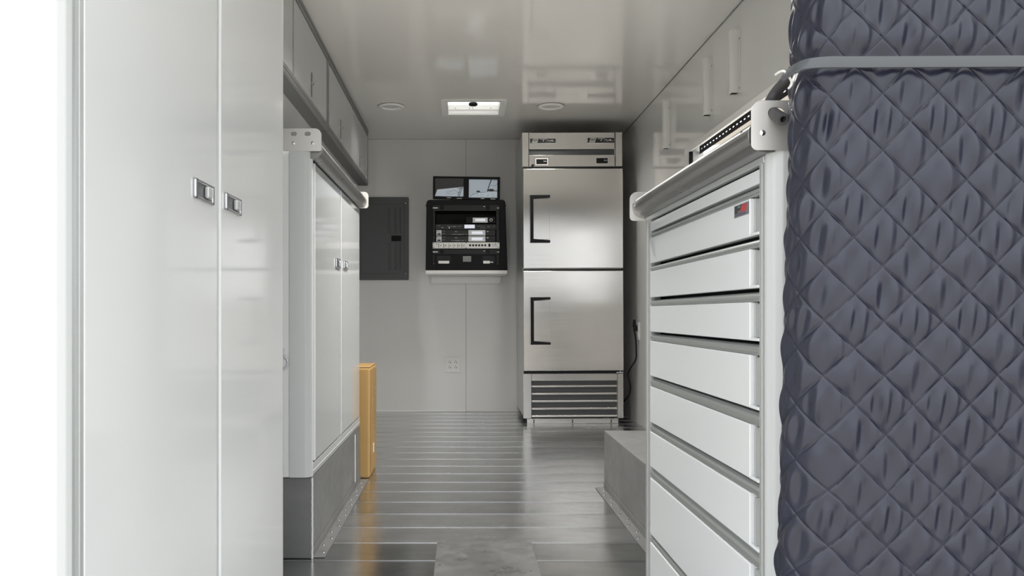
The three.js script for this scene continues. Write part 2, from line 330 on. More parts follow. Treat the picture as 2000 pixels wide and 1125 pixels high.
// ================================================================= low cabinet on the left
{
  const xf = -0.46, xb = -1.045, y0 = -0.5, y1 = 0.53, da = 2.625, db = 3.87;
  const t = thing('low_cabinet', 'glossy white low cabinet with two doors standing on the wheel box', 'cabinet', [-0.75, y0, 3.25]);
  part(t, 'carcass', M(B(xb, xf - 0.012, y0, y1 - 0.05, da + 0.03, db, 0.001)), mat.shaded_gloss);
  part(t, 'corner_post', cornerPost(xf, da, 1, y0, y1 - 0.03), mat.post);
  const e = part(t, 'end_panel', B(xb, xf - 0.069, y0, y1 - 0.03, da + 0.004, da + 0.026, 0.002), mat.white);
  part(e, 'ring_pull', M(new THREE.TorusGeometry(0.02, 0.0028, 10, 28).translate(-0.552, -0.148 + H, -da + 0.002), B(-0.562, -0.542, -0.125, -0.105, da - 0.004, da + 0.0035, 0.002)), mat.chrome);
  part(t, 'base_rail', M(B(xf - 0.0115, xf - 0.001, y0 + 0.001, -0.462, da + 0.03, db, 0.001), B(xf - 0.0115, xf + 0.001, -0.488, -0.484, da + 0.03, db, 0.001)), mat.alu);
  const A = part(t, 'door', B(xf - 0.01, xf, -0.457, 0.472, 2.69, 3.25, 0.0015), mat.shaded_gloss);
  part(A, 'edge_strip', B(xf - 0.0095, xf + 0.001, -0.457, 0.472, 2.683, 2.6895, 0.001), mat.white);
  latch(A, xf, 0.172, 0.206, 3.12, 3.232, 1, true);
  const C = part(t, 'door', B(xf - 0.01, xf, -0.457, 0.472, 3.272, 3.835, 0.0015), mat.shaded_gloss);
  part(C, 'edge_strip', B(xf - 0.0095, xf + 0.001, -0.457, 0.472, 3.265, 3.2715, 0.001), mat.white);
  latch(C, xf, 0.178, 0.21, 3.328, 3.44, 1, false);
  part(t, 'stile', B(xf - 0.0115, xf - 0.002, -0.46, 0.474, 3.836, 3.868, 0.001), mat.alu);
  part(t, 'cover_tube', bullnose(-0.455, 0.507, 0.027, 1, 0.478, da + 0.01, db - 0.01), mat.tube);
  const b1 = part(t, 'bracket', bracketPlate(-0.6, -0.43, 0.4995, 0.568, [0.006, 0.02, 0.006, 0.006], [[-0.5245, -0.504, 0.545, 0.5595], [-0.482, -0.4615, 0.545, 0.5595]], da - 0.004), mat.plate);
  for (const x of [-0.5145, -0.456]) part(b1, 'bolt', boltHead(x, 0.524, da - 0.0042, 0.0042), mat.chrome);
  part(t, 'bracket', bracketPlate(-0.492, -0.422, 0.479, 0.552, [0.004, 0.02, 0.012, 0.012], [], db - 0.003), mat.plate);
}

// ================================================================= overhead cabinets on the left
function overhead(d0, d1, ds, stileFirst, label) {
  const xf = -0.69, xb = -1.047, y0 = 0.947, y1 = YC - 0.003;
  const t = thing('overhead_cabinet', label, 'overhead cabinet', [(xf + xb) / 2, y0, (d0 + d1) / 2], 'overhead cabinets along the left wall');
  part(t, 'carcass', B(xb, xf - 0.012, y0 + 0.012, y1, d0, d1, 0.001), mat.shaded_gloss);
  part(t, 'top_rail', M(B(xf - 0.012, xf, y1 - 0.04, y1, d0, d1, 0.001), B(xf, xf + 0.003, y1 - 0.016, y1, d0, d1, 0.001)), mat.alu_dark);
  part(t, 'bottom_rail', M(B(xf - 0.012, xf, y0, y0 + 0.033, d0, d1, 0.001), B(xf, xf + 0.0025, y0 + 0.012, y0 + 0.024, d0, d1, 0.001)), mat.alu_dark);
  part(t, 'soffit_rail', B(xf - 0.075, xf - 0.0125, y0, y0 + 0.0115, d0, d1, 0.001), mat.soffit);
  part(t, 'end_stile', M(B(xf - 0.0125, xf - 0.0005, y0 + 0.034, y1 - 0.041, d0, d0 + 0.03, 0.001)), mat.alu_dark);
  part(t, 'end_stile', M(B(xf - 0.0125, xf - 0.0005, y0 + 0.034, y1 - 0.041, d1 - (stileFirst ? 0.03 : 0.012), d1, 0.001)), mat.alu_dark);
  const spans = [[d0 + 0.033, ds - (stileFirst ? 0.02 : 0.003)], [ds + 0.003, d1 - (stileFirst ? 0.033 : 0.014)]];
  if (stileFirst) part(t, 'middle_stile', B(xf - 0.0125, xf - 0.002, y0 + 0.034, y1 - 0.041, ds - 0.0185, ds + 0.0015, 0.001), mat.alu_dark);
  else part(t, 'middle_gap', B(xf - 0.012, xf - 0.0108, y0 + 0.034, y1 - 0.041, ds - 0.0035, ds + 0.0035, 0), mat.gap);
  for (const [a, b] of spans) {
    const dr = part(t, 'door', B(xf - 0.0105, xf - 0.002, y0 + 0.036, y1 - 0.043, a, b, 0.0012), mat.shaded_gloss), m = (a + b) / 2 - 0.02;
    part(dr, 'latch_slot', B(xf - 0.0019, xf + 0.0015, 1.0, 1.112, m, m + 0.012, 0.001), mat.alu_dark);
    part(dr, 'latch_knob', M(cyl(xf + 0.004, 1.065, m + 0.006, 0.007, 0.008, 'x', 16), B(xf - 0.001, xf + 0.008, 1.06, 1.066, m - 0.004, m + 0.022, 0.001)), mat.chrome);
  }
  return t;
}
overhead(2.62, 4.425, 3.53, true, 'overhead cabinet with thick framed doors, above the near half of the low cabinet');
overhead(4.432, 6.31, 5.36, false, 'overhead cabinet with plain doors reaching towards the back wall');

// ================================================================= cardboard carton
{
  const tex = canvas(512, 1024, (g, w, h) => {
    g.fillStyle = '#957545'; g.fillRect(0, 0, w, h);
    for (let k = 0; k < 2600; k++) { g.fillStyle = rnd() < 0.5 ? 'rgba(120,80,25,0.06)' : 'rgba(240,200,120,0.06)'; const s = 2 + rnd() * 18; g.fillRect(rnd() * w, rnd() * h, s, s * (0.3 + rnd() * 3)); }
    g.fillStyle = 'rgba(90,60,25,0.5)'; for (let k = 0; k < 9; k++) g.fillRect(w * (0.55 + 0.03 * (k % 3)), h * (0.16 + 0.055 * k), w * (0.12 + 0.08 * rnd()), h * 0.012);
    g.fillStyle = '#e4dfd2'; g.fillRect(w * 0.42, h * 0.74, w * 0.2, h * 0.09); g.fillStyle = '#555'; for (let k = 0; k < 6; k++) g.fillRect(w * 0.45, h * (0.75 + k * 0.012), w * (0.06 + 0.07 * rnd()), h * 0.005);
  });
  tex.wrapS = tex.wrapT = THREE.RepeatWrapping;
  const plain = canvas(256, 512, (g, w, h) => { g.fillStyle = '#a2824f'; g.fillRect(0, 0, w, h); for (let k = 0; k < 900; k++) { g.fillStyle = rnd() < 0.5 ? 'rgba(120,80,25,0.05)' : 'rgba(250,210,130,0.06)'; const s = 2 + rnd() * 14; g.fillRect(rnd() * w, rnd() * h, s, s * 2); } });
  const t = thing('cardboard_box', 'tall narrow cardboard carton standing past the end of the low cabinet', 'cardboard box', [-0.55, -H, 4.09]);
  const x0 = -0.7, x1 = -0.422, y0 = -H + 0.001, y1 = -0.245, d0 = 3.935, d1 = 4.235;
  const body = new RoundedBoxGeometry(x1 - x0, y1 - y0, d1 - d0, 5, 0.012); const p = body.attributes.position;
  for (let i = 0; i < p.count; i++) { const y = p.getY(i), s = 1 - 0.012 * Math.cos(y * 9) ; p.setX(i, p.getX(i) + 0.002 * N(y * 12, p.getZ(i) * 12, 1)); p.setZ(i, p.getZ(i) * s); }
  body.computeVertexNormals(); body.translate((x0 + x1) / 2, (y0 + y1) / 2 + H, -(d0 + d1) / 2);
  part(t, 'carton', uvm(body, 2), std({ map: plain, roughness: 0.8 }));
  const sideFace = new THREE.PlaneGeometry(d1 - d0 - 0.03, y1 - y0 - 0.03); sideFace.rotateY(Math.PI / 2); sideFace.translate(x1 + 0.0012, (y0 + y1) / 2 + H, -(d0 + d1) / 2);
  part(t, 'printed_side', sideFace, std({ map: tex, roughness: 0.8 }));
  part(t, 'flap', M(B(x0 + 0.004, x1 - 0.002, y1 - 0.0005, y1 + 0.004, d0 + 0.003, (d0 + d1) / 2 - 0.003, 0.0015), B(x0 + 0.004, x1 - 0.002, y1 + 0.001, y1 + 0.005, (d0 + d1) / 2 + 0.003, d1 - 0.003, 0.0015)), std({ color: new THREE.Color(0.36, 0.22, 0.08), roughness: 0.8 }));
  part(t, 'packing_tape', M(B(-0.6, -0.545, y1 - 0.06, y1 + 0.0055, d0 - 0.0012, d0 - 0.0002, 0.0004), B(-0.6, -0.545, y1 + 0.0052, y1 + 0.0058, d0, d1, 0.0002)), phys({ color: new THREE.Color(0.33, 0.19, 0.08), roughness: 0.25 }));
}

// ================================================================= drawer cabinet on the right
{
  const xf = 0.49, xb = 1.15, y0 = -H + 0.001, da = 1.36, db = 2.285, yTop = 0.2435;
  const t = thing('drawer_cabinet', 'white drawer cabinet with a column of shallow drawers and aluminium rails', 'drawer cabinet', [0.8, y0, 1.8]);
  part(t, 'carcass', M(B(xf + 0.05, xb, y0, 0.28, da + 0.03, db - 0.001, 0.001), B(xf + 0.03, xb, y0, 0.28, db - 0.012, db, 0.001)), mat.gap);
  part(t, 'top_panel', B(xf + 0.002, xb, 0.2805, 0.294, da + 0.02, db, 0.002), mat.white);
  part(t, 'corner_post', cornerPost(xf, da, -1, y0, 0.3, 0.075), mat.post);
  part(t, 'end_panel', B(xf + 0.077, xb, y0, 0.2795, da + 0.006, da + 0.028, 0.002), mat.white);
  part(t, 'near_stile', M(B(xf, xf + 0.028, y0, 0.25, da + 0.0265, da + 0.036, 0.0012), B(xf + 0.003, xf + 0.028, y0, 0.25, da + 0.036, da + 0.041, 0.0005), B(xf, xf + 0.028, y0, 0.25, da + 0.041, da + 0.053, 0.0012)), mat.alu);
  part(t, 'far_stile', M(B(xf, xf + 0.028, y0, 0.25, db - 0.018, db, 0.0015), B(xf + 0.003, xf + 0.028, y0, 0.25, db - 0.03, db - 0.018, 0.001), B(xf + 0.001, xf + 0.028, y0, 0.25, db - 0.052, db - 0.03, 0.001)), mat.alu);
  const a = da + 0.0535, b = db - 0.0525;
  part(t, 'cover_tube', bullnose(0.482, 0.285, 0.027, -1, 0.2585, da + 0.004, db + 0.004), mat.tube);
  part(t, 'cover_skirt', B(xf - 0.0015, xf + 0.012, yTop + 0.0025, 0.258, da + 0.03, db, 0.002), mat.alu);
  part(t, 'top_rail', B(xf + 0.001, xf + 0.03, 0.2165, yTop - 0.003, a, b, 0.002), mat.drawer);
  // [drawer top, drawer bottom, lower edge of the rail beneath]
  const rows = [[0.198, 0.132, 0.1117], [0.1117, 0.0437, 0.0215], [0.0215, -0.0447, -0.068], [-0.068, -0.159, -0.186], [-0.186, -0.279, -0.303], [-0.303, -0.394, -0.423], [-0.423, -0.5685, -0.59], [-0.59, -0.725, -0.75]];
  const railProfile = (yt, yb) => [[xf + 0.03, yb], [xf + 0.0035, yb], [xf + 0.0035, yb + 0.004], [xf + 0.001, yb + 0.0048], [xf + 0.0005, yb + (yt - yb) * 0.55], [xf + 0.003, yb + (yt - yb) * 0.8], [xf + 0.009, yt - 0.0005], [xf + 0.03, yt]].reverse();
  part(t, 'rail', runExtrude(railProfile(0.2125, 0.1985), a, b, 0.4), mat.rail);
  rows.forEach(([yt, yb, yr], i) => {
    const yt1 = yt - 0.0006, slotD = da + 0.098;
    const dr = part(t, 'drawer', M(B(xf - 0.001, xf + 0.016, yb, yt1, slotD, b - 0.004, 0.002), B(xf - 0.001, xf + 0.016, yb, yb + 0.0052, a + 0.002, slotD - 0.0002, 0.0012)), mat.drawer);
    part(dr, 'grip_strip', M(B(xf + 0.009, xf + 0.0125, yb + 0.006, yt1 - 0.003, a + 0.003, slotD - 0.004, 0.0006), B(xf + 0.001, xf + 0.009, yb + 0.006, yt1 - 0.003, slotD - 0.022, slotD - 0.018, 0.0006)), mat.alu);
    part(dr, 'tray', B(xf + 0.02, xb - 0.1 > xf + 0.049 ? xf + 0.048 : xb, yb + 0.004, yt1 - 0.004, a + 0.01, b - 0.006, 0.001), mat.alu_dark);
    if (i === 0) {
      const tex = canvas(256, 128, (g, w, h) => {
        g.fillStyle = '#77737c'; g.fillRect(0, 0, w, h); g.fillStyle = '#2c2b30'; g.fillRect(8, 8, w * 0.6, h * 0.62);
        g.fillStyle = '#b9393f'; g.beginPath(); g.moveTo(w * 0.4, h * 0.66); g.lineTo(w * 0.52, h * 0.08); g.lineTo(w * 0.88, h * 0.08); g.lineTo(w * 0.84, h * 0.66); g.fill();
        g.fillStyle = '#5f7f73'; g.fillRect(w * 0.25, h * 0.1, w * 0.18, h * 0.18); g.fillRect(w * 0.24, h * 0.5, w * 0.2, h * 0.12);
        g.fillStyle = '#34324a'; for (let k = 0; k < 9; k++) g.fillRect(w * (0.06 + k * 0.085), h * 0.74, w * 0.06, h * 0.16);
      });
      const s = new THREE.PlaneGeometry(0.078, 0.0215); s.rotateY(-Math.PI / 2); s.translate(xf - 0.0014, 0.1825 + H, -1.499);
      part(dr, 'sticker', s, printed(tex), 'small black and red sticker');
    }
    part(t, 'rail', runExtrude(railProfile(yb - 0.006, yr), a, b, 0.4), mat.rail);
  });
  const s1 = part(t, 'bracket', bracketPlate(0.4585, 0.56, 0.2605, 0.338, [0.017, 0.004, 0.004, 0.009], [[0.484, 0.511, 0.309, 0.3275]], da - 0.004), mat.plate);
  part(s1, 'bolt', boltHead(0.4755, 0.287, da - 0.0042, 0.0036), mat.chrome);
  part(t, 'bracket', bracketPlate(0.449, 0.512, 0.2505, 0.3265, [0.02, 0.004, 0.004, 0.01], [[0.471, 0.489, 0.3, 0.314]], db + 0.005), mat.plate);
  part(t, 'tube_bolt', M(cyl(0.461, 0.296, da + 0.045, 0.0045, 0.006, 'x', 14), cyl(0.455, 0.288, db - 0.02, 0.0045, 0.006, 'x', 14)), mat.chrome);
}

// ================================================================= refrigerator
{
  const S = 284, X = (px) => (px - 902) / S, Y = (py) => (614 - py) / S, df = 5.9;
  const x0 = 0.4225, x1 = 1.111;
  const t = thing('refrigerator', 'tall stainless steel refrigerator with two half doors and a louvred base', 'refrigerator', [0.767, -H, 6.22]);
  part(t, 'body', B(x0 + 0.003, x1 - 0.003, -0.705, Y(258), df + 0.03, DB - 0.02, 0.003), std({ color: new THREE.Color(0.62, 0.63, 0.63), roughness: 0.35, metalness: 0.8 }));
  part(t, 'head_post', B(x0, X(1034.5), Y(325), Y(258.5), df - 0.002, df + 0.028, 0.002), mat.steel);
  part(t, 'head_post', B(X(1204.5), x1, Y(325), Y(258.5), df - 0.002, df + 0.028, 0.002), mat.steel);
  part(t, 'head_panel', M(B(X(1035.5), X(1203), Y(291), Y(258.5), df + 0.003, df + 0.028, 0.002)), mat.steel);
  part(t, 'head_recess', B(X(1035.5), X(1203), Y(302), Y(291.3), df + 0.024, df + 0.028, 0.0005), mat.panel_grey);
  part(t, 'control_panel', B(X(1035.5), X(1203), Y(325), Y(302.3), df + 0.003, df + 0.028, 0.002), mat.steel);
  // maker's plate: dark field, slanted light mark, script word
  const np = canvas(512, 96, (g, w, h) => {
    g.fillStyle = '#26282a'; g.fillRect(0, 0, w, h);
    g.fillStyle = '#d8d4cc'; g.beginPath(); g.moveTo(56, 4); g.lineTo(168, 4); g.lineTo(140, 92); g.lineTo(28, 92); g.fill();
    g.fillStyle = '#3a3a3a'; for (let k = 0; k < 3; k++) g.fillRect(62 + k * 30, 20, 20, 28); g.fillRect(52, 60, 70, 6);
    g.strokeStyle = '#f2efe8'; g.lineWidth = 9; g.lineCap = 'round'; g.lineJoin = 'round';
    g.beginPath(); g.moveTo(204, 16); g.lineTo(326, 14); g.moveTo(276, 16); g.lineTo(254, 56); g.lineTo(272, 57); g.stroke();
    g.lineWidth = 8; g.beginPath(); g.moveTo(326, 56); g.lineTo(344, 30); g.moveTo(338, 38); g.quadraticCurveTo(352, 26, 364, 32); g.stroke();
    g.beginPath(); g.moveTo(380, 30); g.lineTo(370, 50); g.quadraticCurveTo(368, 58, 384, 57); g.lineTo(402, 54); g.lineTo(414, 30); g.moveTo(408, 44); g.lineTo(402, 57); g.stroke();
    g.beginPath(); g.moveTo(424, 44); g.lineTo(456, 42); g.quadraticCurveTo(458, 28, 440, 30); g.quadraticCurveTo(420, 36, 422, 52); g.quadraticCurveTo(428, 60, 486, 58); g.stroke();
    g.fillStyle = '#77756f'; g.fillRect(300, 76, 120, 8);
  });
  for (const [a, b, c, e] of [[1037, 1088.5, 269.8, 279.8], [1149, 1202.4, 268.8, 279.8]]) {
    const pl = part(t, 'name_plate', B(X(a), X(b), Y(e), Y(c), df - 0.002, df + 0.0028, 0.001), mat.chrome);
    const f = new THREE.PlaneGeometry(X(b) - X(a) - 0.006, Y(c) - Y(e) - 0.006); f.translate((X(a) + X(b)) / 2, (Y(c) + Y(e)) / 2 + H, -(df - 0.0024)); part(pl, 'lettering', f, printed(np));
  }
  for (const [a, b, c, e] of [[1049.5, 1071, 310.3, 320.2], [1167, 1189, 308.8, 319]]) {
    const q = part(t, 'display', M(B(X(a), X(b), Y(e), Y(c), df - 0.001, df + 0.0028, 0.001)), mat.black_gloss);
    part(q, 'surround', plate(hole(rrect(X(a) - 0.005, X(b) + 0.005, Y(e) - 0.005, Y(c) + 0.005, [0.002, 0.002, 0.002, 0.002]), X(a) - 0.0005, X(b) + 0.0005, Y(e) - 0.0005, Y(c) + 0.0005, 0.001), df + 0.001, 0.0018, 0.0003), mat.plate);
    part(q, 'digits', M(B(X(b) - 0.018, X(b) - 0.004, Y(c) - 0.017, Y(c) - 0.014, df - 0.0015, df - 0.001, 0), B(X(b) - 0.024, X(b) - 0.022, Y(c) - 0.02, Y(c) - 0.01, df - 0.0015, df - 0.001, 0)), mat.plastic_white);
  }
  const kx = X(1042);
  part(t, 'key', M(cyl(kx, Y(331), df - 0.012, 0.004, 0.012), B(kx - 0.007, kx + 0.011, Y(325), Y(321), df - 0.014, df - 0.011, 0.001), B(kx - 0.003, kx + 0.005, Y(332), Y(325), df - 0.014, df - 0.011, 0.001)), mat.black);
  part(t, 'lock', cyl(kx + 0.006, Y(329), df - 0.002, 0.005, 0.012), mat.chrome);
  for (const [yt, yb, h0, h1] of [[Y(330.5), Y(524.5), Y(383), Y(474)], [Y(529), Y(723.5), Y(581), Y(672)]]) {
    const dr = part(t, 'door', B(x0 + 0.002, x1 - 0.0015, yb, yt, df - 0.035, df + 0.022, 0.005), mat.steel);
    const hx = X(1036.5), hx2 = X(1074), w = 0.02;
    // the pull: an upright bar and two tapering arms round a dished plate
    part(dr, 'handle', M(B(hx, hx + w, h1, h0, df - 0.062, df - 0.036, 0.004),
      plate(shapeOf([[hx, h0], [hx + 0.006, h0 - 0.022], [hx2, h0 - 0.012], [hx2, h0]].reverse()), df - 0.058, 0.022, 0.002), plate(shapeOf([[hx, h1], [hx2, h1], [hx2, h1 + 0.012], [hx + 0.006, h1 + 0.022]]), df - 0.058, 0.022, 0.002)), mat.black);
    part(dr, 'handle_dish', B(hx + w + 0.001, hx2, h1 + 0.02, h0 - 0.02, df - 0.039, df - 0.0352, 0.0015), mat.steel);
  }
  for (const [a, b] of [[328.5, 326.5], [528, 526], [729, 725]]) part(t, 'gasket', B(x0 + 0.006, x1 - 0.006, Y(a), Y(b), df - 0.008, df + 0.028, 0.0005), mat.black);
  part(t, 'hinge', M(cyl(X(1211), Y(726.5), df - 0.02, 0.006, 0.014, 'y', 14), B(X(1203), x1 - 0.002, Y(728.5), Y(726), df - 0.03, df + 0.01, 0.001)), mat.chrome);
  // louvred base
  part(t, 'base_post', B(x0 + 0.001, X(1038), Y(817), Y(730), df - 0.004, df + 0.028, 0.002), mat.steel);
  part(t, 'base_post', B(X(1206.5), x1 + 0.001, Y(817), Y(730), df - 0.004, df + 0.028, 0.002), mat.steel);
  const gr = part(t, 'grille', B(X(1038.5), X(1206), Y(743.5), Y(730), df - 0.002, df + 0.028, 0.002), mat.steel);
  part(gr, 'grille_back', B(X(1038.5), X(1206), Y(817), Y(743.8), df + 0.026, df + 0.0295, 0.0005), mat.panel_grey);
  for (let k = 0; k < 5; k++) {                                      // each louver: a rounded lip that folds back and down behind the next one
    const yc = Y(744 + k * 14.6) - 0.036, p = [];
    for (let a = 0; a <= 8; a++) { const th = Math.PI * (0.75 - a / 8 * 1.25); p.push([df + 0.004 - 0.0075 * Math.cos(th - Math.PI / 2 + Math.PI / 2) * 0 - 0.0075 * Math.sin(Math.PI * (0.05 + 0.9 * a / 8)), yc + 0.0085 * Math.cos(Math.PI * (0.05 + 0.9 * a / 8))]); }
    p.push([df + 0.022, yc - 0.0095], [df + 0.025, yc - 0.004], [df + 0.008, yc + 0.004]);
    const g = new THREE.ExtrudeGeometry(shapeOf(p), { depth: X(1205.5) - X(1039), bevelEnabled: false }); g.rotateY(Math.PI / 2); g.translate(X(1039), H, 0);
    part(gr, 'louver', uvm(toCreasedNormals(g, 0.7)), mat.steel);
  }
  const kp = part(t, 'kick_plate', B(X(1029.5), X(1208), -H + 0.001, Y(817.6), df + 0.004, df + 0.012, 0.001), mat.steel);
  for (const px of [1043, 1118.5, 1194]) for (const dy of [0, 0.013]) part(kp, 'screw', cyl(X(px), Y(821) - dy, df + 0.003, 0.005, 0.004, 'd', 10), mat.black);
  for (const [x, d] of [[x0 + 0.06, df + 0.1], [x1 - 0.06, df + 0.1], [x0 + 0.06, DB - 0.1], [x1 - 0.06, DB - 0.1]]) part(t, 'foot', cyl(x, -0.728, d, 0.022, 0.046, 'y', 16), mat.black);
  const cord = part(t, 'power_cord', tube([[XR - 0.03, -0.11, 5.865], [XR - 0.022, -0.15, 5.86], [XR - 0.016, -0.24, 5.86], [XR - 0.018, -0.31, 5.87], [XR - 0.05, -0.375, 5.9], [XR - 0.06, -0.42, 5.93], [XR - 0.04, -0.5, 5.95], [XR - 0.045, -0.56, 5.97], [XR - 0.07, -0.61, 6.02], [XR - 0.09, -0.64, 6.2], [x1 - 0.01, -0.64, 6.4]], 0.0055, 90, 10), mat.black);
  part(cord, 'plug', M(B(XR - 0.034, XR - 0.0085, -0.115, -0.077, 5.85, 5.88, 0.006), cyl(XR - 0.028, -0.062, 5.866, 0.008, 0.05, 'y', 14, 0.012)), mat.black);
  t.rotation.z = 0.004;
}

// ================================================================= breaker panel, outlets, power cord
{
  const S = 253, X = (px) => (px - 902) / S, Y = (py) => (614 - py) / S, d = DB;
  const t = thing('breaker_panel', 'dark grey electrical breaker panel flush on the back wall', 'electrical panel', [-0.6, Y(546.5), d]);
  const x0 = -0.805, x1 = X(798);
  part(t, 'cover', plate(rrect(x0, x1, Y(546.5), Y(386), [0.008, 0.008, 0.008, 0.008]), d - 0.012, 0.0115, 0.002), mat.panel_grey);
  const dr = part(t, 'door', plate(rrect(x0 + 0.03, X(789.5), Y(534), Y(400), [0.01, 0.01, 0.01, 0.01]), d - 0.017, 0.0048, 0.0015), mat.panel_grey);
  for (const px of [761, 772.5, 781.5]) {
    for (const [a, b] of [[Y(457), Y(406)], [Y(528), Y(474)]]) {
      const g = new THREE.CylinderGeometry(0.006, 0.009, b - a, 14, 1, false, -Math.PI / 2, Math.PI); if (a > 0.4) g.rotateZ(0); g.rotateY(0);
      g.scale(1, 1, 0.7); g.translate(X(px), (a + b) / 2 + H, -(d - 0.0165)); part(dr, 'rib', g, mat.panel_grey);
    }
  }
  part(dr, 'latch', M(B(X(764.8), X(784), Y(471.5), Y(460.8), d - 0.0195, d - 0.0172, 0.001), B(X(767), X(774), Y(469.5), Y(463), d - 0.022, d - 0.0196, 0.001)), mat.black);
  for (const [px, py] of [[792.5, 397.5], [792.5, 534.5]]) part(t, 'screw', cyl(X(px), Y(py), d - 0.013, 0.0045, 0.004, 'd', 12), mat.chrome);

  const q = thing('wall_outlet', 'pale quad outlet plate low on the back wall', 'outlet', [X(884), Y(728), d]);
  const ox = X(884), oy = Y(712), pl = part(q, 'cover_plate', plate(rrect(ox - 0.0575, ox + 0.0575, oy - 0.0575, oy + 0.0575, [0.004, 0.004, 0.004, 0.004]), d - 0.006, 0.0056, 0.0015), mat.plastic_white);
  for (const sx of [-1, 1]) for (const sy of [-1, 1]) {
    const cx = ox + sx * 0.023, cy = oy + sy * 0.0195, f = part(pl, 'socket', cyl(cx, cy, d - 0.0068, 0.0165, 0.0024, 'd', 24), mat.plastic_white);
    void f; part(pl, 'slot', M(B(cx - 0.0085, cx - 0.0055, cy - 0.008, cy, d - 0.0084, d - 0.0081, 0), B(cx + 0.0045, cx + 0.0085, cy - 0.009, cy + 0.001, d - 0.0084, d - 0.0081, 0), cyl(cx, cy + 0.008, d - 0.00825, 0.0028, 0.0003, 'd', 10)), mat.black);
  }
  const r = thing('wall_outlet', 'small white outlet plate on the right wall beside the refrigerator', 'outlet', [XR, -0.18, 5.86]);
  part(r, 'cover_plate', B(XR - 0.006, XR - 0.0004, -0.175, -0.055, 5.83, 5.9, 0.0025), mat.plastic_white);
  part(r, 'socket', B(XR - 0.0078, XR - 0.0061, -0.112, -0.08, 5.85, 5.88, 0.001), mat.plastic_white); part(r, 'socket', B(XR - 0.0078, XR - 0.0061, -0.155, -0.122, 5.85, 5.88, 0.001), mat.plastic_white);
}

